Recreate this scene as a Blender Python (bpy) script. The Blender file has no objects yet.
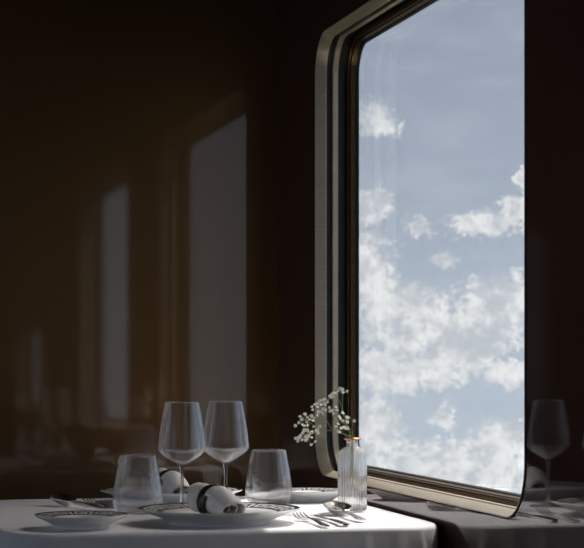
import bpy, bmesh, math, random
from mathutils import Vector, Matrix
random.seed(7)
PI = math.pi
S = bpy.context.scene
C = S.collection

# ------------------------------------------------------------------ camera
EYE = 1.027
YAW = math.radians(13.143)
cam_d = bpy.data.cameras.new('camera'); cam = bpy.data.objects.new('camera', cam_d); C.objects.link(cam)
cam.location = (0, 0, EYE); cam.rotation_euler = (PI/2, 0, -YAW)
cam_d.sensor_width = 36; cam_d.lens = 36*2000/584; cam_d.shift_y = (363-274)/584
cam_d.clip_start = 0.05; cam_d.clip_end = 500
cam_d.dof.use_dof = True; cam_d.dof.focus_distance = 3.55; cam_d.dof.aperture_fstop = 30
S.camera = cam
S.view_settings.view_transform = 'Standard'; S.view_settings.look = 'None'
S.view_settings.gamma = 1; S.view_settings.use_curve_mapping = False
S.view_settings.exposure = 0.0
S.cycles.max_bounces = 16; S.cycles.transmission_bounces = 14; S.cycles.transparent_max_bounces = 16
S.cycles.caustics_reflective = True; S.cycles.caustics_refractive = True
S.cycles.sample_clamp_indirect = 4.0; S.cycles.blur_glossy = 0.0

# ------------------------------------------------------------------ node helper
class NT:
    def __init__(s, tree): s.t = tree
    def n(s, kind, **kw):
        nd = s.t.nodes.new(kind)
        for k, v in kw.items():
            if k.startswith('_'): continue
            setattr(nd, k, v)
        return nd
    def put(s, sock, v):
        if isinstance(v, bpy.types.NodeSocket): s.t.links.new(v, sock)
        else:
            try: sock.default_value = v
            except Exception: sock.default_value = tuple(v)
    def math(s, op, a, b=0.0, c=None, clamp=False):
        nd = s.n('ShaderNodeMath', operation=op, use_clamp=clamp)
        s.put(nd.inputs[0], a); s.put(nd.inputs[1], b)
        if c is not None: s.put(nd.inputs[2], c)
        return nd.outputs[0]
    def vmath(s, op, a, b=(0, 0, 0)):
        nd = s.n('ShaderNodeVectorMath', operation=op)
        s.put(nd.inputs[0], a); s.put(nd.inputs[1], b)
        return nd.outputs['Value'] if op in ('DOT_PRODUCT', 'LENGTH') else nd.outputs[0]
    def mix(s, f, a, b):
        nd = s.n('ShaderNodeMix', data_type='RGBA')
        s.put(nd.inputs[0], f); s.put(nd.inputs[6], a); s.put(nd.inputs[7], b)
        return nd.outputs[2]
    def mapr(s, v, a, b, c=0.0, d=1.0, smooth=True):
        nd = s.n('ShaderNodeMapRange', interpolation_type='SMOOTHSTEP' if smooth else 'LINEAR')
        for i, x in enumerate((v, a, b, c, d)): s.put(nd.inputs[i], x)
        return nd.outputs[0]
    def noise(s, vec, scale, detail=4, rough=.5, dist=0.0):
        nd = s.n('ShaderNodeTexNoise')
        s.put(nd.inputs['Vector'], vec); s.put(nd.inputs['Scale'], scale); s.put(nd.inputs['Detail'], detail)
        s.put(nd.inputs['Roughness'], rough); s.put(nd.inputs['Distortion'], dist)
        return nd.outputs[0]

# ------------------------------------------------------------------ sky: blue with broken clouds
SUN_DIR = Vector((1.0, .75, 2.3)).normalized()
def make_world():
    w = bpy.data.worlds.new('sky'); S.world = w; w.use_nodes = True
    t = w.node_tree; t.nodes.clear(); N = NT(t)
    tc = N.n('ShaderNodeTexCoord'); sep = N.n('ShaderNodeSeparateXYZ'); t.links.new(tc.outputs['Generated'], sep.inputs[0])
    x, y, z = sep.outputs
    az = N.math('MULTIPLY', N.math('ARCTAN2', x, y), 180/PI)
    el = N.math('MULTIPLY', N.math('ARCSINE', z), 180/PI)
    cb = N.n('ShaderNodeCombineXYZ'); N.put(cb.inputs[0], az); N.put(cb.inputs[1], el)
    P = cb.outputs[0]
    warp = N.noise(P, 1.3, 5, .62); warp2 = N.noise(N.vmath('ADD', P, (31, 7, 3)), 1.3, 5, .62)
    wc = N.n('ShaderNodeCombineXYZ'); N.put(wc.inputs[0], N.math('MULTIPLY_ADD', warp, .9, -.45)); N.put(wc.inputs[1], N.math('MULTIPLY_ADD', warp2, .8, -.4))
    wf = N.n('ShaderNodeCombineXYZ'); N.put(wf.inputs[0], N.math('MULTIPLY_ADD', N.noise(P, 4.5, 5, .6), .7, -.35)); N.put(wf.inputs[1], N.math('MULTIPLY_ADD', N.noise(N.vmath('ADD', P, (9, 4, 8)), 4.5, 5, .6), .6, -.3))
    Q = N.vmath('ADD', N.vmath('ADD', P, wc.outputs[0]), wf.outputs[0])
    # clouds over the line: centre azimuth, elevation and half sizes in degrees
    blobs = [(15.5, 6.95, .7, .5), (15.35, 4.5, .75, .55), (16.75, 3.87, .42, .3), (18.75, 3.95, 1.15, .36), (19.75, 4.35, .75, .5),
             (19.7, 5.3, .3, .25), (15.2, 2.6, .95, 1.35), (16.3, 1.6, 1.5, .75), (17.5, 2.9, .35, .3), (19.2, 1.7, 1.4, .95), (17.6, .9, 2.6, .75),
             (16.2, -.2, 2.4, .7), (19.4, -.25, 1.1, .42), (18.0, .2, 1.2, .5), (15.5, -1.9, 1.0, 1.1), (17.45, -1.55, .4, .4), (19.3, -2.3, 1.3, .7),
             (17.3, -3.3, 3.6, 1.15)]
    F = None
    for (a, e, ra, re) in blobs:
        d = N.vmath('MULTIPLY', N.vmath('SUBTRACT', Q, (a, e, 0)), (1/ra, 1/re, 0))
        v = N.math('SUBTRACT', 1.0, N.vmath('DOT_PRODUCT', d, d))
        F = v if F is None else N.math('MAXIMUM', F, v)
    # away from that stretch the same kind of broken cloud carries on
    gen = N.noise(N.vmath('MULTIPLY', P, (1, 1.7, 1)), .11, 5, .6)
    away = N.mapr(N.math('ABSOLUTE', N.math('SUBTRACT', az, 17.5)), 3.2, 6)
    awayv = N.mapr(N.math('ABSOLUTE', N.math('SUBTRACT', el, 3)), 8.5, 12)
    aw = N.math('MAXIMUM', away, awayv)
    F = N.math('ADD', F, N.math('MULTIPLY', aw, N.math('MULTIPLY_ADD', gen, 6, 0)))
    F = N.math('MAXIMUM', F, N.math('MULTIPLY_ADD', aw, 100, -100))
    F = N.math('MULTIPLY_ADD', aw, -3.0, F)
    F = N.math('MINIMUM', F, 1.0); F = N.math('MAXIMUM', F, -1.2)
    fine = N.noise(P, 3.3, 9, .7, .2)
    D = N.math('ADD', F, N.math('MULTIPLY_ADD', fine, 4.4, -2.25))
    dens = N.mapr(D, -.35, .7)
    body = N.noise(N.vmath('ADD', P, (3, 19, 5)), 1.7, 5, .6)
    tone = N.mapr(body, .36, .62)
    cloud = N.mix(tone, (.38, .40, .43, 1), (.60, .60, .59, 1))
    blue = N.mix(N.mapr(el, -4, 11), (.335, .385, .44, 1), (.22, .25, .315, 1))
    blue = N.mix(N.math('MULTIPLY', N.mapr(N.noise(N.vmath('MULTIPLY', P, (.4, 1.3, 1)), .8, 4), .4, .75), .25), blue, (.38, .42, .47, 1))
    col = N.mix(N.math('MULTIPLY', dens, .93), blue, cloud)
    land = N.mapr(el, -7, -11)
    col = N.mix(land, col, (.10, .095, .07, 1))
    bg = N.n('ShaderNodeBackground'); N.put(bg.inputs[0], col); 
    # the sky is far brighter up round the sun
    gl = N.mapr(N.vmath('DOT_PRODUCT', tc.outputs['Generated'], tuple(SUN_DIR)), .62, .98)
    N.put(bg.inputs[1], N.math('MULTIPLY_ADD', gl, 4.6, 2.9)); N.put(bg.inputs[0], N.mix(N.math('MULTIPLY', N.mapr(N.vmath('DOT_PRODUCT', tc.outputs['Generated'], tuple(SUN_DIR)), .60, .8), .85), col, (.60, .53, .47, 1)))
    o = N.n('ShaderNodeOutputWorld'); t.links.new(bg.outputs[0], o.inputs[0])
make_world()

sun_d = bpy.data.lights.new('sun', 'SUN'); sun = bpy.data.objects.new('sun', sun_d); C.objects.link(sun)
sun.rotation_euler = SUN_DIR.to_track_quat('Z', 'Y').to_euler()
sun.location = (4, 5, 8)
sun_d.energy = 9.0; sun_d.angle = math.radians(.6); sun_d.color = (1, .97, .92)

# ------------------------------------------------------------------ materials
def mat(name, base=(.5, .5, .5), rough=.5, metal=0.0, ior=1.5, **kw):
    m = bpy.data.materials.new(name); m.use_nodes = True
    b = m.node_tree.nodes['Principled BSDF']
    b.inputs['Base Color'].default_value = (*base, 1); b.inputs['Roughness'].default_value = rough
    b.inputs['Metallic'].default_value = metal; b.inputs['IOR'].default_value = ior
    for k, v in kw.items(): b.inputs[k.replace('_', ' ')].default_value = v
    return m
def noisy(m, c1, c2, scale, stretch=(1, 1, 1), bump=0.0, detail=5, bscale=None, bdist=.001):
    t = m.node_tree; N = NT(t); b = t.nodes['Principled BSDF']
    tc = N.n('ShaderNodeTexCoord'); v = N.vmath('MULTIPLY', tc.outputs['Object'], stretch)
    f = N.noise(v, scale, detail, .55)
    t.links.new(N.mix(N.mapr(f, .3, .7), (*c1, 1), (*c2, 1)), b.inputs['Base Color'])
    if bump:
        bp = N.n('ShaderNodeBump'); N.put(bp.inputs['Strength'], bump); N.put(bp.inputs['Distance'], bdist)
        N.put(bp.inputs['Height'], N.noise(v, bscale or scale, detail)); t.links.new(bp.outputs[0], b.inputs['Normal'])
    return m
M = {}
M['lacquer_back'] = noisy(mat('dark brown lacquered partition', rough=.36, ior=2.1, Specular_Tint=(1, .55, .20, 1), Coat_Weight=1.0, Coat_Roughness=.045, Coat_IOR=1.62, Coat_Tint=(1, .93, .88, 1)), (.07, .043, .024), (.05, .032, .019), 1.1, (1, 1, .35), .10, 3, .9, .004)
M['lacquer'] = noisy(mat('dark mahogany lacquer', rough=.03, ior=1.5), (.085, .042, .034), (.065, .031, .024), 3, (1, 6, 1))
M['lacquer_dull'] = noisy(mat('dark mahogany', rough=.3), (.05, .024, .017), (.035, .017, .013), 3, (1, 6, 1))
M['carpet'] = noisy(mat('dark carpet', rough=1), (.03, .015, .012), (.018, .01, .008), 60, bump=.4)
M['brass'] = noisy(mat('pale champagne metal', rough=.36, metal=.35), (.50, .43, .33), (.43, .37, .27), 8, (1, 1, 30))
M['bronze'] = noisy(mat('bronze window trim', rough=.38, metal=1), (.18, .12, .055), (.13, .085, .04), 8, (1, 1, 20))
M['rubber'] = mat('black window gasket', (.006, .006, .006), .5)
M['cloth'] = noisy(mat('white tablecloth linen', rough=.9), (.80, .79, .80), (.76, .755, .765), 40, bump=.25, bscale=900, bdist=.0003)
M['napkin'] = noisy(mat('white linen napkin', rough=.9), (.90, .87, .83), (.84, .81, .77), 60, bump=.5, bscale=700, bdist=.0004)
M['ring'] = noisy(mat('black napkin ring', rough=.28), (.008, .008, .010), (.035, .035, .04), 160, detail=1)
M['porcelain'] = mat('white porcelain', (.80, .80, .80), .2)
M['black_glaze'] = mat('black glaze', (.004, .004, .005), .45, 0, 1.25)
M['steel'] = mat('polished steel', (.80, .79, .78), .20, 1)
M['wood'] = noisy(mat('dark table wood', rough=.3), (.05, .025, .012), (.03, .015, .008), 6, (1, 12, 1))
M['copper'] = mat('copper lip', (.75, .42, .20), .22, 1)
M['stem'] = mat('green stem', (.22, .24, .10), .6)
M['petal'] = mat('cream white petals', (.90, .885, .81), .7, Subsurface_Weight=.0)

def glassm(name, ior=1.5, tint=(1, 1, 1), rough=0.0, thin=.0):
    m = bpy.data.materials.new(name); m.use_nodes = True; t = m.node_tree; t.nodes.clear(); N = NT(t)
    g = N.n('ShaderNodeBsdfGlass'); N.put(g.inputs['Color'], (*tint, 1)); N.put(g.inputs['Roughness'], rough); N.put(g.inputs['IOR'], ior)
    o = N.n('ShaderNodeOutputMaterial')
    if thin:
        tr = N.n('ShaderNodeBsdfTransparent'); mx = N.n('ShaderNodeMixShader'); N.put(mx.inputs[0], thin)
        t.links.new(g.outputs[0], mx.inputs[1]); t.links.new(tr.outputs[0], mx.inputs[2]); t.links.new(mx.outputs[0], o.inputs[0])
    else: t.links.new(g.outputs[0], o.inputs[0])
    return m
M['crystal'] = glassm('clear crystal', 1.36, (.99, .99, 1), 0, .45)
M['ribbed'] = glassm('clear ribbed glass', 1.45, (.99, .99, .99), .06, .10)
def cloudy(m, f):      # the ribbed glass is faintly milky
    t = m.node_tree; N = NT(t); o = [n for n in t.nodes if n.type == 'OUTPUT_MATERIAL'][0]; src = o.inputs[0].links[0].from_socket
    tr = N.n('ShaderNodeBsdfTranslucent'); N.put(tr.inputs[0], (.85, .86, .88, 1)); mx = N.n('ShaderNodeMixShader'); N.put(mx.inputs[0], f)
    t.links.new(src, mx.inputs[1]); t.links.new(tr.outputs[0], mx.inputs[2]); t.links.new(mx.outputs[0], o.inputs[0])
cloudy(M['ribbed'], .09)
def panem():
    m = bpy.data.materials.new('window pane glass'); m.use_nodes = True; t = m.node_tree; t.nodes.clear(); N = NT(t)
    fr = N.n('ShaderNodeFresnel'); N.put(fr.inputs[0], 1.35)
    gl = N.n('ShaderNodeBsdfGlossy'); N.put(gl.inputs['Roughness'], .01)
    tr = N.n('ShaderNodeBsdfTransparent'); N.put(tr.inputs[0], (.97, .975, .98, 1))
    mx = N.n('ShaderNodeMixShader'); t.links.new(N.math('MULTIPLY', fr.outputs[0], .55), mx.inputs[0])
    t.links.new(tr.outputs[0], mx.inputs[1]); t.links.new(gl.outputs[0], mx.inputs[2])
    o = N.n('ShaderNodeOutputMaterial'); t.links.new(mx.outputs[0], o.inputs[0]); return m
M['pane'] = panem()

# ------------------------------------------------------------------ object helpers
def obj(name, bm, m, parent=None, smooth=False, sharp=None):
    me = bpy.data.meshes.new(name)
    bmesh.ops.recalc_face_normals(bm, faces=bm.faces[:])
    bm.to_mesh(me); bm.free()
    for k in (m if isinstance(m, (list, tuple)) else [m]): me.materials.append(k)
    o = bpy.data.objects.new(name, me); C.objects.link(o)
    if smooth:
        me.polygons.foreach_set('use_smooth', [True]*len(me.polygons))
        if sharp: me.set_sharp_from_angle(angle=math.radians(sharp))
    if parent: o.parent = parent
    return o
def tag(o, label=None, cat=None, group=None, kind=None):
    if label: o['label'] = label
    if cat: o['category'] = cat
    if group: o['group'] = group
    if kind: o['kind'] = kind
    return o
def empty(name, loc=(0, 0, 0), rz=0.0):
    o = bpy.data.objects.new(name, None); C.objects.link(o); o.location = loc; o.rotation_euler = (0, 0, rz); o.empty_display_size = .02
    return o
def dup(root, loc, rz, label, group=None):
    r = root.copy(); C.objects.link(r); r.location = loc; r.rotation_euler = (root.rotation_euler[0], root.rotation_euler[1], rz); r['label'] = label
    if group: r['group'] = group
    for ch in list(root.children):
        c = ch.copy(); C.objects.link(c); c.parent = r
        for g in ch.children:
            d = g.copy(); C.objects.link(d); d.parent = c
    return r
def quad(bm, pts):
    return bm.faces.new([bm.verts.new(p) for p in pts])
def box(bm, a, b):
    (x0, y0, z0), (x1, y1, z1) = a, b
    v = [bm.verts.new(p) for p in ((x0, y0, z0), (x1, y0, z0), (x1, y1, z0), (x0, y1, z0), (x0, y0, z1), (x1, y0, z1), (x1, y1, z1), (x0, y1, z1))]
    for f in ((0, 3, 2, 1), (4, 5, 6, 7), (0, 1, 5, 4), (1, 2, 6, 5), (2, 3, 7, 6), (3, 0, 4, 7)): bm.faces.new([v[i] for i in f])
def lathe(bm, prof, n=64, mod=None, mats=None):
    """prof = [(r, z)]; r=0 ends close to a point."""
    rings = []
    for (r, z) in prof:
        if r < 1e-6: rings.append([bm.verts.new((0, 0, z))])
        else:
            ring = []
            for i in range(n):
                a = 2*PI*i/n; rr = r*(mod(a, z) if mod else 1)
                ring.append(bm.verts.new((rr*math.cos(a), rr*math.sin(a), z)))
            rings.append(ring)
    for k in range(len(rings)-1):
        A, B = rings[k], rings[k+1]
        for i in range(n):
            j = (i+1) % n
            if len(A) == 1 and len(B) == 1: continue
            if len(A) == 1: f = bm.faces.new((A[0], B[j], B[i]))
            elif len(B) == 1: f = bm.faces.new((A[i], A[j], B[0]))
            else: f = bm.faces.new((A[i], A[j], B[j], B[i]))
            if mats: f.material_index = mats(k, i)
def tube(bm, pts, rads, n=6):
    pts = [Vector(p) for p in pts]; rings = []
    for k, p in enumerate(pts):
        d = (pts[min(k+1, len(pts)-1)] - pts[max(k-1, 0)]).normalized()
        u = d.orthogonal().normalized() if abs(d.x) > .9 else d.cross(Vector((1, 0, 0))).normalized(); v = d.cross(u)
        r = rads[k] if isinstance(rads, (list, tuple)) else rads
        rings.append([bm.verts.new(p + r*(math.cos(2*PI*i/n)*u + math.sin(2*PI*i/n)*v)) for i in range(n)])
    for A, B in zip(rings, rings[1:]):
        for i in range(n): bm.faces.new((A[i], A[(i+1) % n], B[(i+1) % n], B[i]))
    bm.faces.new(rings[0]); bm.faces.new(rings[-1][::-1])
def smoothpath(ctrl, n=8):
    """Catmull-Rom through a list of tuples."""
    c = [Vector(p) for p in ctrl]; out = []
    for i in range(len(c)-1):
        p0, p1, p2, p3 = c[max(i-1, 0)], c[i], c[i+1], c[min(i+2, len(c)-1)]
        for k in range(n):
            t = k/n
            out.append(.5*((2*p1)+(p2-p0)*t+(2*p0-5*p1+4*p2-p3)*t*t+(3*p1-p0-3*p2+p3)*t**3))
    out.append(c[-1]); return out

# ------------------------------------------------------------------ the carriage
WX, BY, FY, LX = 1.043, 4.603, -4.2, -1.6           # window wall, partition, far end, opposite wall
Z0, Z1, ZC, CZ = EYE-.2418, EYE+.711, EYE+.790, 2.33
RAD = .0885
WINS = [(2.896, 4.237), (.849, 2.190), (-2.07, -.74)]
CORN = 12
SIDE = 1
def rr(y0, y1, z0, z1, r, x):
    out = []
    for (cy, cz, a0) in ((y1-r, z1-r, 0), (y0+r, z1-r, 90), (y0+r, z0+r, 180), (y1-r, z0+r, 270)):
        for k in range(CORN+1):
            a = math.radians(a0 + 90*k/CORN); out.append((x, cy+r*math.cos(a), cz+r*math.sin(a)))
    return out
def wall_with_windows(name, wins, m, xw):
    bm = bmesh.new()
    wins = wins[::-1]
    cuts = [FY] + [(a[1]+b[0])/2 for a, b in zip(wins, wins[1:])] + [BY]
    for i, (y0, y1) in enumerate(wins):
        c0, c1 = cuts[i], cuts[i+1]
        inner = rr(y0, y1, Z0, Z1, RAD, xw)
        # outer loop: same corner order, each corner fan goes to the two sides next to it
        corners = ((c1, ZC), (c0, ZC), (c0, 0), (c1, 0))
        iv = [bm.verts.new(p) for p in inner]
        cv = [bm.verts.new((xw, *c)) for c in corners]
        n = CORN+1
        for q in range(4):
            for k in range(CORN): bm.faces.new((iv[q*n+k], iv[q*n+k+1], cv[q]))
            bm.faces.new((iv[q*n+CORN], iv[((q+1) % 4)*n], cv[(q+1) % 4], cv[q]))
    bmesh.ops.remove_doubles(bm, verts=bm.verts[:], dist=1e-5)
    o = obj(name, bm, m); tag(o, kind='structure'); return o
wall_with_windows('wall_right', WINS, M['lacquer'], WX)
wall_with_windows('wall_left', WINS, M['lacquer_dull'], LX)
def sweep_rr(win, prof, name, m, parent, closed=True, r0=RAD, left=False):
    """profile (depth behind the wall face, inset into the opening) swept round the opening"""
    bm = bmesh.new(); loops = []
    y0, y1 = win
    for (dx, t) in prof:
        loops.append([bm.verts.new(p) for p in rr(y0+t, y1-t, Z0+t, Z1-t, max(.01, r0-t), LX-dx if left else WX+dx)])
    L = len(loops[0]); K = len(loops)
    for k in range(K if closed else K-1):
        A, B = loops[k], loops[(k+1) % K]
        for i in range(L): bm.faces.new((A[i], A[(i+1) % L], B[(i+1) % L], B[i]))
    return obj(name, bm, m, parent, True, 35)
for i, win in enumerate(WINS):
    w = empty('window_%d' % (i+1), (0, 0, 0)); tag(w, kind='structure')
    sweep_rr(win, [(-.002, -.001), (-.002, .001), (.0185, .010), (.0215, .010), (.0215, -.001)], 'window_trim', M['brass'], w)
    sweep_rr(win, [(.0, -.002), (.0215, -.0005), (.092, -.0005), (.092, -.004), (0, -.004)], 'window_reveal', M['rubber'], w)
    sweep_rr(win, [(.036, 0), (.0355, .007), (.037, .0088), (.047, .0088), (.0485, .007), (.0485, 0)], 'middle_frame', M['brass'], w)
    sweep_rr(win, [(.067, 0), (.066, .006), (.068, .0145), (.071, .0155), (.072, 0)], 'bead_strip', M['bronze'], w)
    sweep_rr(win, [(.074, 0), (.0735, .017), (.0845, .019), (.0845, 0)], 'inner_frame', M['bronze'], w)
    sweep_rr(win, [(.085, 0), (.084, .0205), (.089, .0225), (.091, .0225), (.091, 0)], 'gasket', M['rubber'], w)
    bm = bmesh.new()
    for dx in (.0895,):
        A = [bm.verts.new(p) for p in rr(win[0]+.02, win[1]-.02, Z0+.02, Z1-.02, RAD-.02, WX+dx)]
        B = [bm.verts.new(p) for p in rr(win[0]+.02, win[1]-.02, Z0+.02, Z1-.02, RAD-.02, WX+dx+.0008)]
        bm.faces.new(A); bm.faces.new(B[::-1])
    obj('pane', bm, M['pane'], w)

y0, y1 = WINS[2]                        # tan blind added on the unseen third window to dim its partition reflection
bm = bmesh.new(); rows = []
for k in range(41):
    y = y0+.006+(y1-y0-.012)*k/40; rows.append([bm.verts.new((WX+.026+.0015*math.sin(k*.9), y, z)) for z in (EYE+.16, Z1-.01)])
for A, B in zip(rows, rows[1:]): bm.faces.new((A[0], B[0], B[1], A[1]))
obj('added_blind', bm, mat('tan added blind fabric', (.30, .21, .11), .9), bpy.data.objects['window_3'])
for i, win in enumerate(WINS):          # the plain windows of the opposite side
    w = empty('window_%d' % (i+1+len(WINS))); tag(w, kind='structure')
    sweep_rr(win, [(-.002, -.001), (-.002, .001), (.0185, .010), (.0215, .010), (.0215, -.001)], 'window_trim', M['brass'], w, left=True)
    sweep_rr(win, [(.0, -.002), (.0215, -.0005), (.092, -.0005), (.092, -.004), (0, -.004)], 'window_reveal', M['rubber'], w, left=True)
    sweep_rr(win, [(.074, 0), (.0735, .017), (.0845, .019), (.0845, 0)], 'inner_frame', M['bronze'], w, left=True)
    bm = bmesh.new()
    bm.faces.new([bm.verts.new(p) for p in rr(win[0]+.015, win[1]-.015, Z0+.015, Z1-.015, RAD-.015, LX-.08)])
    obj('pane', bm, M['pane'], w)

def flat(name, pts, m, kind='structure'):
    bm = bmesh.new(); quad(bm, pts); o = obj(name, bm, m); tag(o, kind=kind); return o
TX = .94                                                        # the cove leans in towards the roof
bm = bmesh.new()
pb = [(LX, BY, 0), (WX, BY, 0), (WX, BY, ZC), (TX-.02, BY, CZ), (LX+.13, BY, CZ), (LX, BY, ZC)]
bm.faces.new([bm.verts.new(p) for p in pb]); tag(obj('wall_back', bm, M['lacquer_back']), kind='structure')
bm = bmesh.new(); bm.faces.new([bm.verts.new((p[0], FY, p[2])) for p in pb]); tag(obj('wall_front', bm, M['lacquer_dull']), kind='structure')
flat('floor', [(LX, FY, 0), (WX, FY, 0), (WX, BY, 0), (LX, BY, 0)], M['carpet'])
bm = bmesh.new()
quad(bm, [(LX+.13, FY, CZ), (TX-.02, FY, CZ), (TX-.02, BY, CZ), (LX+.13, BY, CZ)])
quad(bm, [(WX, FY, ZC), (WX, BY, ZC), (TX-.02, BY, CZ), (TX-.02, FY, CZ)])
quad(bm, [(LX, FY, ZC), (LX, BY, ZC), (LX+.13, BY, CZ), (LX+.13, FY, CZ)])
tag(obj('ceiling', bm, M['lacquer_dull']), kind='structure')
bm = bmesh.new(); box(bm, (WX-.003, FY, ZC-.002), (WX, BY-.001, ZC+.001)); tag(obj('trim_1', bm, M['lacquer_dull']), kind='structure')

# ------------------------------------------------------------------ table and cloth
TZ = .75
X0, X1, Y0, Y1 = .280, 1.037, 3.243, 4.085
TR = .10
t = empty('dining_table', ((X0+X1)/2, (Y0+Y1)/2, 0))
def rrect(x0, x1, y0, y1, r, z, n=12):
    out = []
    for (cx, cy, a0) in ((x1-r, y1-r, 0), (x0+r, y1-r, 90), (x0+r, y0+r, 180), (x1-r, y0+r, 270)):
        for k in range(n+1):
            a = math.radians(a0+90*k/n); out.append((cx+r*math.cos(a), cy+r*math.sin(a), z))
    return out
hx, hy = (X1-X0)/2, (Y1-Y0)/2
bm = bmesh.new()
A = [bm.verts.new(p) for p in rrect(-hx+.006, hx-.006, -hy+.006, hy-.006, TR, TZ-.034)]
B = [bm.verts.new(p) for p in rrect(-hx+.006, hx-.006, -hy+.006, hy-.006, TR, TZ-.004)]
for i in range(len(A)): bm.faces.new((A[i], A[(i+1) % len(A)], B[(i+1) % len(A)], B[i]))
bm.faces.new(A[::-1]); bm.faces.new(B)
obj('tabletop', bm, M['wood'], t)
bm = bmesh.new(); lathe(bm, [(0, 0), (.24, 0), (.24, .012), (.05, .035), (.035, .08), (.035, .68), (.12, .714), (0, .714)], 40); obj('pedestal', bm, M['wood'], t, True, 30)
tag(t, 'square table for two by the train window, hidden under a white cloth', 'table')

def cloth():
    bm = bmesh.new()
    # perimeter samples with arc positions
    per = []
    def seg(p, q, nx, ny, n):
        for k in range(n):
            f = k/n; per.append((p[0]+(q[0]-p[0])*f, p[1]+(q[1]-p[1])*f, nx, ny))
    def arc(cx, cy, a0, n=16):
        for k in range(n):
            a = math.radians(a0+90*k/n); per.append((cx+TR*math.cos(a), cy+TR*math.sin(a), math.cos(a), math.sin(a)))
    x0, x1, y0, y1 = X0, X1, Y0, Y1
    seg((x1, y0+TR), (x1, y1-TR), 1, 0, 70); arc(x1-TR, y1-TR, 0); seg((x1-TR, y1), (x0+TR, y1), 0, 1, 70); arc(x0+TR, y1-TR, 90)
    seg((x0, y1-TR), (x0, y0+TR), -1, 0, 70); arc(x0+TR, y0+TR, 180); seg((x0+TR, y0), (x1-TR, y0), 0, -1, 90); arc(x1-TR, y0+TR, 270)
    n = len(per)
    s = [0]
    for i in range(1, n): s.append(s[-1]+math.hypot(per[i][0]-per[i-1][0], per[i][1]-per[i-1][1]))
    cx, cy = (x0+x1)/2, (y0+y1)/2
    rows = []
    def hgt(x, y):   # faint unevenness of the linen on the top
        return .0006*math.sin(x*31+y*17)+.0005*math.sin(y*43-x*12)
    for f in (.25, .45, .6, .72, .82, .9, .95, .98):
        rows.append([bm.verts.new((cx+(p[0]-cx)*f, cy+(p[1]-cy)*f, TZ+hgt(cx+(p[0]-cx)*f, cy+(p[1]-cy)*f)*(1 if f < .95 else .3))) for p in per])
    R = .009
    for k in range(1, 6):    # soft turn over the edge
        a = PI/2*k/5
        rows.append([bm.verts.new((p[0]-p[2]*R*(1-math.sin(a)), p[1]-p[3]*R*(1-math.sin(a)), TZ-R*(1-math.cos(a)))) for p in per])
    def fold(si):
        v = .5*math.sin(si*23)+.32*math.sin(si*41+1.3)+.2*math.sin(si*67+.4)
        return v
    for k in range(1, 15):
        d = .30*k/14
        row = []
        for i, p in enumerate(per):
            am = min(1, d/.16)
            rightness = max(0, p[2])                      # squeezed flat between table and wall
            corner = 1 if abs(p[2]*p[3]) > .02 else 0
            w = am*(.014*fold(s[i]) + .013)
            # ridge folds that spring from the front window-side corner
            for (fx, wd, amp) in ((.985, .008, .016), (.945, .007, .010), (.885, .008, .006)):
                if p[3] < -.2 and p[0] > .8: w += min(1, d/.035)*amp*math.exp(-((p[0]-fx)/wd)**2)
            w += am*(-.03 if p[2] > 0 and p[3] < 0 else .02)*(abs(p[2]*p[3])*2)
            if p[2] > .05: w = w*(1-rightness)**1.0 - .0*am
            ox, oy = p[0]+p[2]*w, p[1]+p[3]*w
            ox = min(ox, WX-.006)
            row.append(bm.verts.new((ox, oy, TZ-R-d)))
        rows.append(row)
    for A, B in zip(rows, rows[1:]):
        for i in range(n): bm.faces.new((A[i], A[(i+1) % n], B[(i+1) % n], B[i]))
    c = bm.verts.new((cx, cy, TZ))
    for i in range(n): bm.faces.new((c, rows[0][i], rows[0][(i+1) % n]))
    o = obj('tablecloth', bm, M['cloth'], None, True)
    tag(o, 'white linen cloth covering the square table beside the window', 'tablecloth')
cloth()

# ------------------------------------------------------------------ plates with a black key border
KEY = ["########",
       ".......#",
       ".#####.#",
       ".#...#.#",
       ".#.###.#",
       ".#.....#",
       ".#######"]
def plate(name, R, H, foot, well, reps, k0, k1, label, loc, rz, group, cat='plate'):
    """R rim radius, H rim height; the key band runs between radii k0 and k1"""
    root = empty(name, loc, rz)
    n = reps*8
    prof = []; band = {}
    th = .0028
    prof += [(0, .004), (foot-.004, .004), (foot-.002, 0.0), (foot+.002, 0.0), (foot+.004, .004)]
    # underside out to the rim
    for f in (.25, .5, .75, .93):
        r = foot+.004+(R-foot-.004)*f
        prof.append((r, .004+(H-th-.004)*(f**.85)))
    prof += [(R-.0008, H-th*.9), (R, H-th*.45), (R-.0006, H)]
    zt = lambda r: H - (R-r)*(.16)
    prof += [(R-.003, zt(R-.003))]
    mark = len(prof)-1
    rows = len(KEY)
    for k in range(rows+1):
        r = k1-(k1-k0)*k/rows; prof.append((r, zt(r)))
    inner = len(prof)-1
    for r in (k0-.0035, k0-.005): prof.append((r, zt(r)))
    zr = zt(well+.0121)
    if k0-.006 > well+.0125: prof.append((well+.0122, zr))
    prof += [(well+.006, zr*.6+.4*.0085), (well, .0078), (well*.6, .007), (0, .007)]
    def mi(k, i):
        if mark < k+1 and mark+1 <= k < mark+1+rows:
            return 1 if KEY[k-mark-1][i % 8] == '#' else 0
        if k == inner: return 1
        if k in (mark-1, mark): return 1          # thin black line on the very edge
        return 0
    bm = bmesh.new(); lathe(bm, prof, n, mats=mi)
    obj('plate_body', bm, [M['porcelain'], M['black_glaze']], root, True, 40)
    tag(root, label, cat, group); return root
PL = TZ+.0005
dp = plate('dinner_plate', .140, .0265, .085, .082, 17, .103, .1355, 'near dinner plate with black key-pattern rim, right at the front table edge', (.664, 3.398, PL), .1, 'key-pattern dinner plates')
dup(dp, (.669, 3.914, PL), .23, 'far dinner plate with black key-pattern rim, behind the two wine glasses', 'key-pattern dinner plates')
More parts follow.
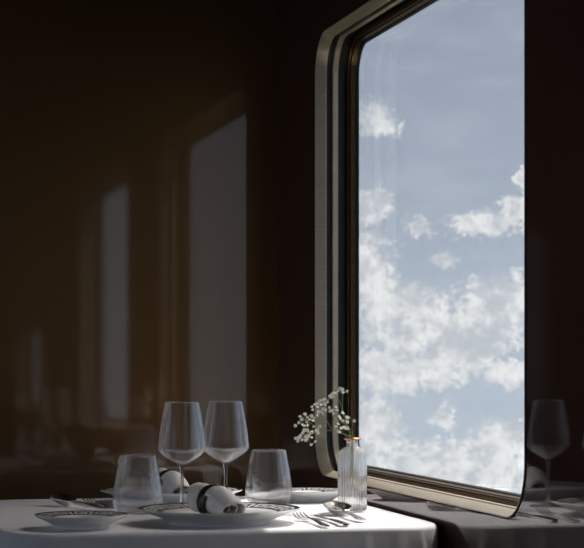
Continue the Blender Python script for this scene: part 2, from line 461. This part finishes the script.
sp = plate('side_plate', .0785, .0235, .042, .033, 11, .051, .075, 'small side plate with key-pattern rim at the left front of the table', (.419, 3.345, PL), 0, 'key-pattern side plates')
dup(sp, (.945, 3.885, PL), .35, 'small side plate with key-pattern rim behind the ribbed vase', 'key-pattern side plates')

# ------------------------------------------------------------------ glasses
def shell(outer, inner): return outer + inner[::-1]
def interp(ctrl, n=5):
    return [(p.x, p.y) for p in smoothpath([(a, b, 0) for a, b in ctrl], n)]
def wine_glass(loc, label):
    root = empty('wine_glass', loc)
    bo = interp([(.0047, .086), (.0065, .0905), (.020, .0985), (.0345, .108), (.0428, .1170), (.0438, .1215), (.0434, .128), (.0405, .152), (.0355, .182), (.0308, .2045)], 6)
    bi = interp([(0, .0925), (.006, .0935), (.020, .1005), (.0337, .1095), (.0417, .1178), (.0427, .1218), (.0423, .128), (.0394, .152), (.0345, .182), (.0299, .2045)], 6)
    bi = [(max(0, r), z) for r, z in bi]
    bm = bmesh.new(); lathe(bm, bo + [(.0305, .2052)] + bi[::-1], 72)
    # stem and foot share the melted glass
    low = bm
    for v in []: pass
    st = interp([(.0047, .086), (.0034, .078), (.0030, .05), (.0034, .02), (.0062, .0075), (.016, .0042), (.0335, .0018)], 5)
    lathe(low, st + [(.0352, .0010), (.0352, 0), (0, 0)], 72)
    bmesh.ops.remove_doubles(low, verts=low.verts[:], dist=1e-5)
    obj('wine_glass_body', low, M['crystal'], root, True)
    tag(root, label, 'wine glass', 'wine glasses in the middle of the table'); return root
wg = wine_glass((.6327, 3.590, PL), 'left of the two empty stemmed wine glasses, standing behind the near napkin')
dup(wg, (.726, 3.652, PL), 1.0, 'right of the two empty stemmed wine glasses, the one nearer the window')
def tumbler(loc, label):
    root = empty('water_tumbler', loc)
    bo = interp([(.0, .0015), (.026, .0008), (.0335, .0015), (.0385, .006), (.0443, .0135), (.0462, .022), (.0452, .036), (.0405, .068), (.0338, .1065)], 6)
    bi = interp([(0, .0085), (.024, .0088), (.034, .0112), (.0415, .0165), (.0447, .0235), (.0440, .036), (.0393, .068), (.0327, .1065)], 6)
    bm = bmesh.new(); lathe(bm, [(max(0, r), z) for r, z in bo] + [(.0333, .1072)] + [(max(0, r), z) for r, z in bi[::-1]], 72)
    obj('tumbler_body', bm, M['crystal'], root, True)
    tag(root, label, 'tumbler', 'stemless water tumblers'); return root
tb = tumbler((.559, 3.638, PL), 'empty stemless tumbler at the left, between side plate and near dinner plate')
dup(tb, (.841, 3.800, PL), .7, 'empty stemless tumbler at the right, between the wine glasses and the flower vase')

# ------------------------------------------------------------------ vase and flowers
VX, VY = .956, 3.600
va = empty('flower_vase', (VX, VY, PL))
NR = 34
def rib(a, z):
    if z < .004 or z > .112: return 1
    return 1+.05*(abs(math.cos(a*NR/2))-.5)
vo = [(0, .0015), (.022, .001), (.0255, .0025), (.0265, .006), (.0265, .03), (.0265, .06), (.0265, .09), (.0262, .1075), (.0245, .1125), (.017, .1185), (.0112, .1215), (.0105, .126), (.0105, .1335)]
vi = [(0, .009), (.020, .0095), (.0238, .013), (.0240, .03), (.0240, .06), (.0240, .09), (.0238, .106), (.0222, .1105), (.0155, .1165), (.0095, .12), (.0088, .126), (.0088, .1335)]
bm = bmesh.new(); lathe(bm, vo+vi[::-1], NR*8, mod=rib); obj('vase_body', bm, M['ribbed'], va, True)
bm = bmesh.new(); lathe(bm, [(.0092, .1335), (.0150, .1335), (.0168, .1348), (.0168, .1368), (.0150, .1380), (.0092, .1380), (.0092, .1335)], 48)
tag(obj('vase_lip', bm, M['copper'], va, True, 40), 'copper coloured flat lip')
tag(va, 'clear ribbed glass bottle vase with a copper lip, beside the window', 'vase')

fl = empty('flower_sprig', (VX, VY, PL+.138))
RGT = Vector((math.cos(YAW), -math.sin(YAW), 0)); FWD = Vector((math.sin(YAW), math.cos(YAW), 0)); UP = Vector((0, 0, 1))
# blossom positions in millimetres: sideways of the vase mouth and above it
B0 = [(90,262),(110,245),(125,230),(130,255),(140,265),(115,218),(140,205),(155,220),(150,245),(165,235),(175,215),(185,240),(190,225),(205,205),(210,185),(185,180),(180,165),(195,150),(210,140),(205,160),(225,150),(235,125),(245,140),(250,155),(240,170),(230,185),(250,120),(225,130),(265,135),(255,180),(270,165),(240,195),(280,105),(290,95),(300,85),(285,115),(310,90),(320,75),(340,68),(345,80),(330,60),(300,110),(370,75),(275,190),(290,185),(300,200),(310,165),(315,180),(325,215),(345,195),(330,225),(345,235),(320,258),(310,262),(370,220),(385,225),(370,245),(410,240),(350,270),(365,275),(375,280),(325,295),(335,275),(220,268),(205,290),(210,300),(195,345),(150,290),(135,285),(155,295),(165,310),(175,330),(180,300),(90,335),(100,345),(115,320),(120,340),(125,310),(140,345),(145,330),(160,325),(170,365),(150,340),(105,330),(190,270),(160,265),(135,300)]
def pos(a, b, dz): return RGT*((a-400)*.34e-3) + UP*((328-b)*.34e-3) + FWD*dz
def depthwave(a, b): return .022*math.sin(a*.05)+.016*math.sin(b*.06+1)
stems = bmesh.new()
hubs = []
def stem(ctrl, r0, r1):
    P = smoothpath([pos(*c) for c in ctrl], 8)
    tube(stems, P, [r0+(r1-r0)*k/(len(P)-1) for k in range(len(P))], 6); hubs.extend(P[4:])
root0 = (402, 540, 0)
stem([(403, 560, .003), (402, 500, .002), (398, 340, 0), (370, 318, -.006), (340, 304, -.01), (290, 290, -.014), (220, 292, -.01), (165, 305, 0), (110, 330, .006)], .0011, .0005)
stem([(290, 290, -.014), (262, 240, -.008), (245, 205, 0), (230, 160, .008), (250, 128, .01)], .0008, .0004)
stem([(398, 540, -.002), (396, 480, 0), (394, 335, .002), (372, 262, .01), (350, 200, .012), (330, 130, .01), (300, 100, .004)], .0010, .0004)
stem([(352, 205, .012), (345, 140, .0), (350, 85, -.004), (370, 76, -.004)], .0006, .0003)
stem([(405, 550, 0), (405, 500, 0), (404, 335, .004), (398, 280, .012), (410, 242, .018)], .0008, .0004)
stem([(250, 292, -.012), (190, 262, .004), (130, 232, .01), (92, 262, .012)], .0006, .0003)
stem([(232, 190, .004), (190, 200, -.01), (160, 215, -.014)], .0005, .0003)
stem([(372, 262, .01), (330, 235, .0), (285, 190, -.01), (258, 170, -.012)], .0006, .0003)
blo = []
for (a, b) in B0:
    p = pos(a+random.uniform(-2, 2), b+random.uniform(-2, 2), depthwave(a, b)+random.uniform(-.012, .012))
    near = min(hubs[10:], key=lambda q: (q-p).length)
    mid = (near+p)/2 + UP*(-.0015)
    tube(stems, [near, mid, p], [.00035, .0003, .00025], 4); blo.append((p, (p-near).normalized()))
obj('stem', stems, M['stem'], fl, True)
def blossom_mesh(seed):
    rnd = random.Random(seed); bm = bmesh.new()
    for ring, (cnt, tilt, L, z) in enumerate(((6, 1.15, .0029, 0), (5, .75, .0025, .0004), (4, .35, .0019, .0008))):
        for k in range(cnt):
            a = 2*PI*k/cnt + ring*.5 + rnd.uniform(-.2, .2); ti = tilt+rnd.uniform(-.2, .2); w = L*.42
            d = Vector((math.cos(a)*math.sin(ti), math.sin(a)*math.sin(ti), math.cos(ti))); sd = Vector((-math.sin(a), math.cos(a), 0))
            up = d.cross(sd)
            o = Vector((0, 0, z))
            pts = [o, o+d*L*.5+sd*w, o+d*L-up*.0003+sd*w*.55, o+d*L*1.04-up*.0004, o+d*L-up*.0003-sd*w*.55, o+d*L*.5-sd*w]
            f = [bm.verts.new(p) for p in pts]; c = bm.verts.new(o+d*L*.55+up*.0004)
            for i in range(6): bm.faces.new((f[i], f[(i+1) % 6], c))
    r = bmesh.ops.create_uvsphere(bm, u_segments=8, v_segments=6, radius=.0009); 
    for v in r['verts']: v.co.z += .0002
    return bm
protos = []
for s_ in range(4):
    o = obj('blossom', blossom_mesh(s_), M['petal'], fl); protos.append(o)
for i, (p, d) in enumerate(blo):
    o = protos[i] if i < 4 else protos[i % 4].copy()
    if i >= 4: C.objects.link(o); o.parent = fl
    dd = (d + Vector((random.uniform(-.5, .5), random.uniform(-.6, .2), random.uniform(0, .6)))).normalized()
    o.location = p; o.rotation_euler = dd.to_track_quat('Z', 'Y').to_euler(); k = random.uniform(1.05, 1.6); o.scale = (k, k, k)
tag(fl, "airy sprig of tiny white baby's-breath flowers in the ribbed vase", 'flowers')

# ------------------------------------------------------------------ napkins in black rings
def napkin(loc, rz, label, rlabel, tilt=0.0):
    L = .142; bm = bmesh.new()
    turns = 2.6; nu = 90; nv = 26
    def scale(v):      # v 0 back end .. 1 front end, pinched by the ring
        ring = .42
        s = 1.08-.13*math.exp(-((v-ring)/.10)**2)
        if v > ring: s -= .30*((v-ring)/(1-ring))**1.6
        return s
    R = .0275
    grid = []
    for j in range(nv+1):
        v = j/nv; row = []
        for i in range(nu+1):
            u = i/nu; a = -PI*.35+2*PI*turns*u
            r = R*(.22+.78*u**.8)*scale(v)
            r *= 1+.025*math.sin(3*a+v*5)+.02*math.sin(5*a-v*9)
            # ends of the inner layers step back, the front flap slants
            y = -L/2+L*v
            if v > .5: y += (v-.5)*2*(.012*math.sin(a+.6)*u - .034*(1-u))
            if v < .3: y += (.3-v)*(.012*math.cos(a))
            z = r*math.sin(a); x = r*math.cos(a)
            fl_ = -R*scale(v)*.92
            if z < fl_: z = fl_
            zc = R*1.0
            if v > .55: z = fl_ + (z-fl_)*(1-.28*((v-.55)/.45)**1.5)
            drop = -(1-scale(v))*R*.9
            row.append(bm.verts.new((x, -y, z+zc+drop*.0 + (scale(v)*.92-1)*R+.0015)))
        grid.append(row)
    for A, B in zip(grid, grid[1:]):
        for i in range(nu): bm.faces.new((A[i], A[i+1], B[i+1], B[i]))
    nk = obj('rolled_napkin', bm, M['napkin'], None, True)
    md = nk.modifiers.new('thickness', 'SOLIDIFY'); md.thickness = .0016; md.offset = -1
    nk.location = loc; nk.rotation_euler = (tilt, 0, rz); tag(nk, label, 'napkin', 'rolled napkins on the dinner plates')
    # the ring lies round the pinch
    bm = bmesh.new(); n = 64; w = .009; r0, r1 = R*1.03, R*1.11
    prof = [(r0, -w), (r1-.0008, -w), (r1, -w+.001), (r1, w-.001), (r1-.0008, w), (r0, w)]
    rings = []
    for (r, h) in prof:
        rings.append([bm.verts.new((r*math.cos(2*PI*i/n), h, max(r*math.sin(2*PI*i/n), -R*.925))) for i in range(n)])
    for k in range(len(prof)):
        A, B = rings[k], rings[(k+1) % len(prof)]
        for i in range(n): bm.faces.new((A[i], A[(i+1) % n], B[(i+1) % n], B[i]))
    rg = obj('napkin_ring', bm, M['ring'], None, True, 40)
    off = Matrix.Rotation(rz, 4, 'Z') @ Matrix.Rotation(tilt, 4, 'X') @ Vector((0, L/2-L*.42, R*.97))
    rg.location = Vector(loc)+off; rg.rotation_euler = (tilt, 0, rz+.06); tag(rg, rlabel, 'napkin ring', 'black napkin rings')
# +rz turns the front end (which points at -Y) towards +X
napkin((.662, 3.408, PL+.0085), .26, 'rolled white linen napkin on the near dinner plate, open end forward', 'black band round the napkin on the near dinner plate')
napkin((.668, 3.905, PL+.0085), .10, 'rolled white linen napkin on the far dinner plate, behind the left wine glass', 'black band round the napkin on the far dinner plate')

# ------------------------------------------------------------------ cutlery (built along -Y: working end at +Y)
def strip(bm, pts):   # pts: (y, half width, z, dish) cross-sections, closed slim bar
    pts = [(a, w*1.25, z, d, t) for a, w, z, d, t in pts]; rows = []
    for (y, w, z, dish, th) in pts:
        top = [(-w, z), (-w*.5, z-dish*.75), (0, z-dish), (w*.5, z-dish*.75), (w, z)]
        row = [bm.verts.new((x, y, zz)) for x, zz in top] + [bm.verts.new((x*.92, y, zz-th)) for x, zz in top[::-1]]
        rows.append(row)
    for A, B in zip(rows, rows[1:]):
        for i in range(10): bm.faces.new((A[i], A[(i+1) % 10], B[(i+1) % 10], B[i]))
    bm.faces.new(rows[0]); bm.faces.new(rows[-1][::-1])
HAND = [(.0, .0022, .0085, -.0006, .0022), (-.03, .0028, .0085, -.0006, .0024), (-.07, .0042, .0062, -.0008, .0022), (-.105, .0062, .0040, -.0009, .0022), (-.118, .0058, .0038, -.0008, .0020), (-.124, .0030, .0036, -.0004, .0016)]
def spoon(name, loc, rz, label, group, sc=1.0):
    root = empty(name, loc, rz); root.scale = (sc, sc, sc)
    bm = bmesh.new(); strip(bm, HAND); obj('handle', bm, M['steel'], root, True, 50)
    bm = bmesh.new(); n = 36; rows = []
    def rim(a): 
        return (.0205*math.sin(a)*(1-.12*math.cos(a)), .030+.031*(-math.cos(a)))
    def zr(y): return .0085+.0085*((y)/.06)
    for (k, dep) in ((1, 0), (.93, -.0017), (.8, -.0054), (.6, -.0088), (.35, -.0108), (.12, -.0115)):
        rows.append([bm.verts.new((rim(a)[0]*k, .030+(rim(a)[1]-.030)*k, zr(rim(a)[1])+dep)) for a in [2*PI*i/n for i in range(n)]])
    for A, B in zip(rows, rows[1:]):
        for i in range(n): bm.faces.new((A[i], A[(i+1) % n], B[(i+1) % n], B[i]))
    bm.faces.new(rows[-1])
    b = obj('bowl', bm, M['steel'], root, True, 60); md = b.modifiers.new('thickness', 'SOLIDIFY'); md.thickness = .0012; md.offset = 0
    tag(root, label, 'spoon', group); return root
def fork(name, loc, rz, label, group):
    root = empty(name, loc, rz)
    bm = bmesh.new(); strip(bm, HAND + []); obj('handle', bm, M['steel'], root, True, 50)
    bm = bmesh.new(); strip(bm, [(0, .0022, .0085, -.0004, .002), (.010, .006, .0075, .0006, .0018), (.018, .0115, .0062, .0014, .0016), (.032, .0125, .0060, .0016, .0014)])
    for q in (-1.5, -.5, .5, 1.5):
        x = q*.0068
        P = [(x, .030, .0050), (x*1.0, .045, .0052), (x*.98, .060, .0080), (x*.95, .072, .0125)]
        tube(bm, P, [.0018, .0016, .0013, .0007], 6)
    obj('tines', bm, M['steel'], root, True, 50)
    tag(root, label, 'fork', group); return root
def knife(name, loc, rz, label, group, sc=1.0):
    root = empty(name, loc, rz); root.scale = (sc, sc, sc)
    bm = bmesh.new(); strip(bm, [(.0, .0052, .0052, -.0012, .0046), (-.02, .0056, .0056, -.0014, .005), (-.07, .0068, .0058, -.0014, .0052), (-.098, .0070, .0054, -.0012, .0048), (-.104, .004, .0048, -.0006, .0036)])
    obj('handle', bm, M['steel'], root, True, 50)
    bm = bmesh.new(); 
    top = [(-.0050, 0), (-.0062, .02), (-.0078, .07), (-.0070, .100), (-.0030, .114), (.0035, .120), (.0060, .108), (.0066, .05), (.0052, 0)]
    A = [bm.verts.new((x, y, .0040)) for x, y in top]; B = [bm.verts.new((x*(.97), y, .0026)) for x, y in top]
    bm.faces.new(A); bm.faces.new(B[::-1])
    for i in range(len(A)): bm.faces.new((A[i], A[(i+1) % len(A)], B[(i+1) % len(A)], B[i]))
    obj('blade', bm, M['steel'], root)
    tag(root, label, 'knife', group); return root
fork('dinner_fork', (.817, 3.375, PL), .02, 'steel fork lying in the sun beside the near dinner plate', 'cutlery in the sun')
knife('dinner_knife', (.856, 3.370, PL), .0, 'steel table knife between the fork and the spoon in the sun', 'cutlery in the sun')
spoon('soup_spoon', (.908, 3.487, PL+.0015), -.02, 'large steel spoon in the sun just in front of the vase', 'cutlery in the sun', 1.2)
spoon('soup_spoon', (.462, 3.845, PL+.0018), .35, 'steel spoon beyond the left side plate, near the back table edge', 'far place cutlery', 1.15)
fork('dinner_fork', (.512, 3.860, PL), .12, 'steel fork beyond the left side plate, between spoon and far dinner plate', 'far place cutlery')
knife('butter_knife', (.930, 3.87, PL+.0205), .9, 'small butter knife lying across the side plate behind the vase', 'butter knives', .62)
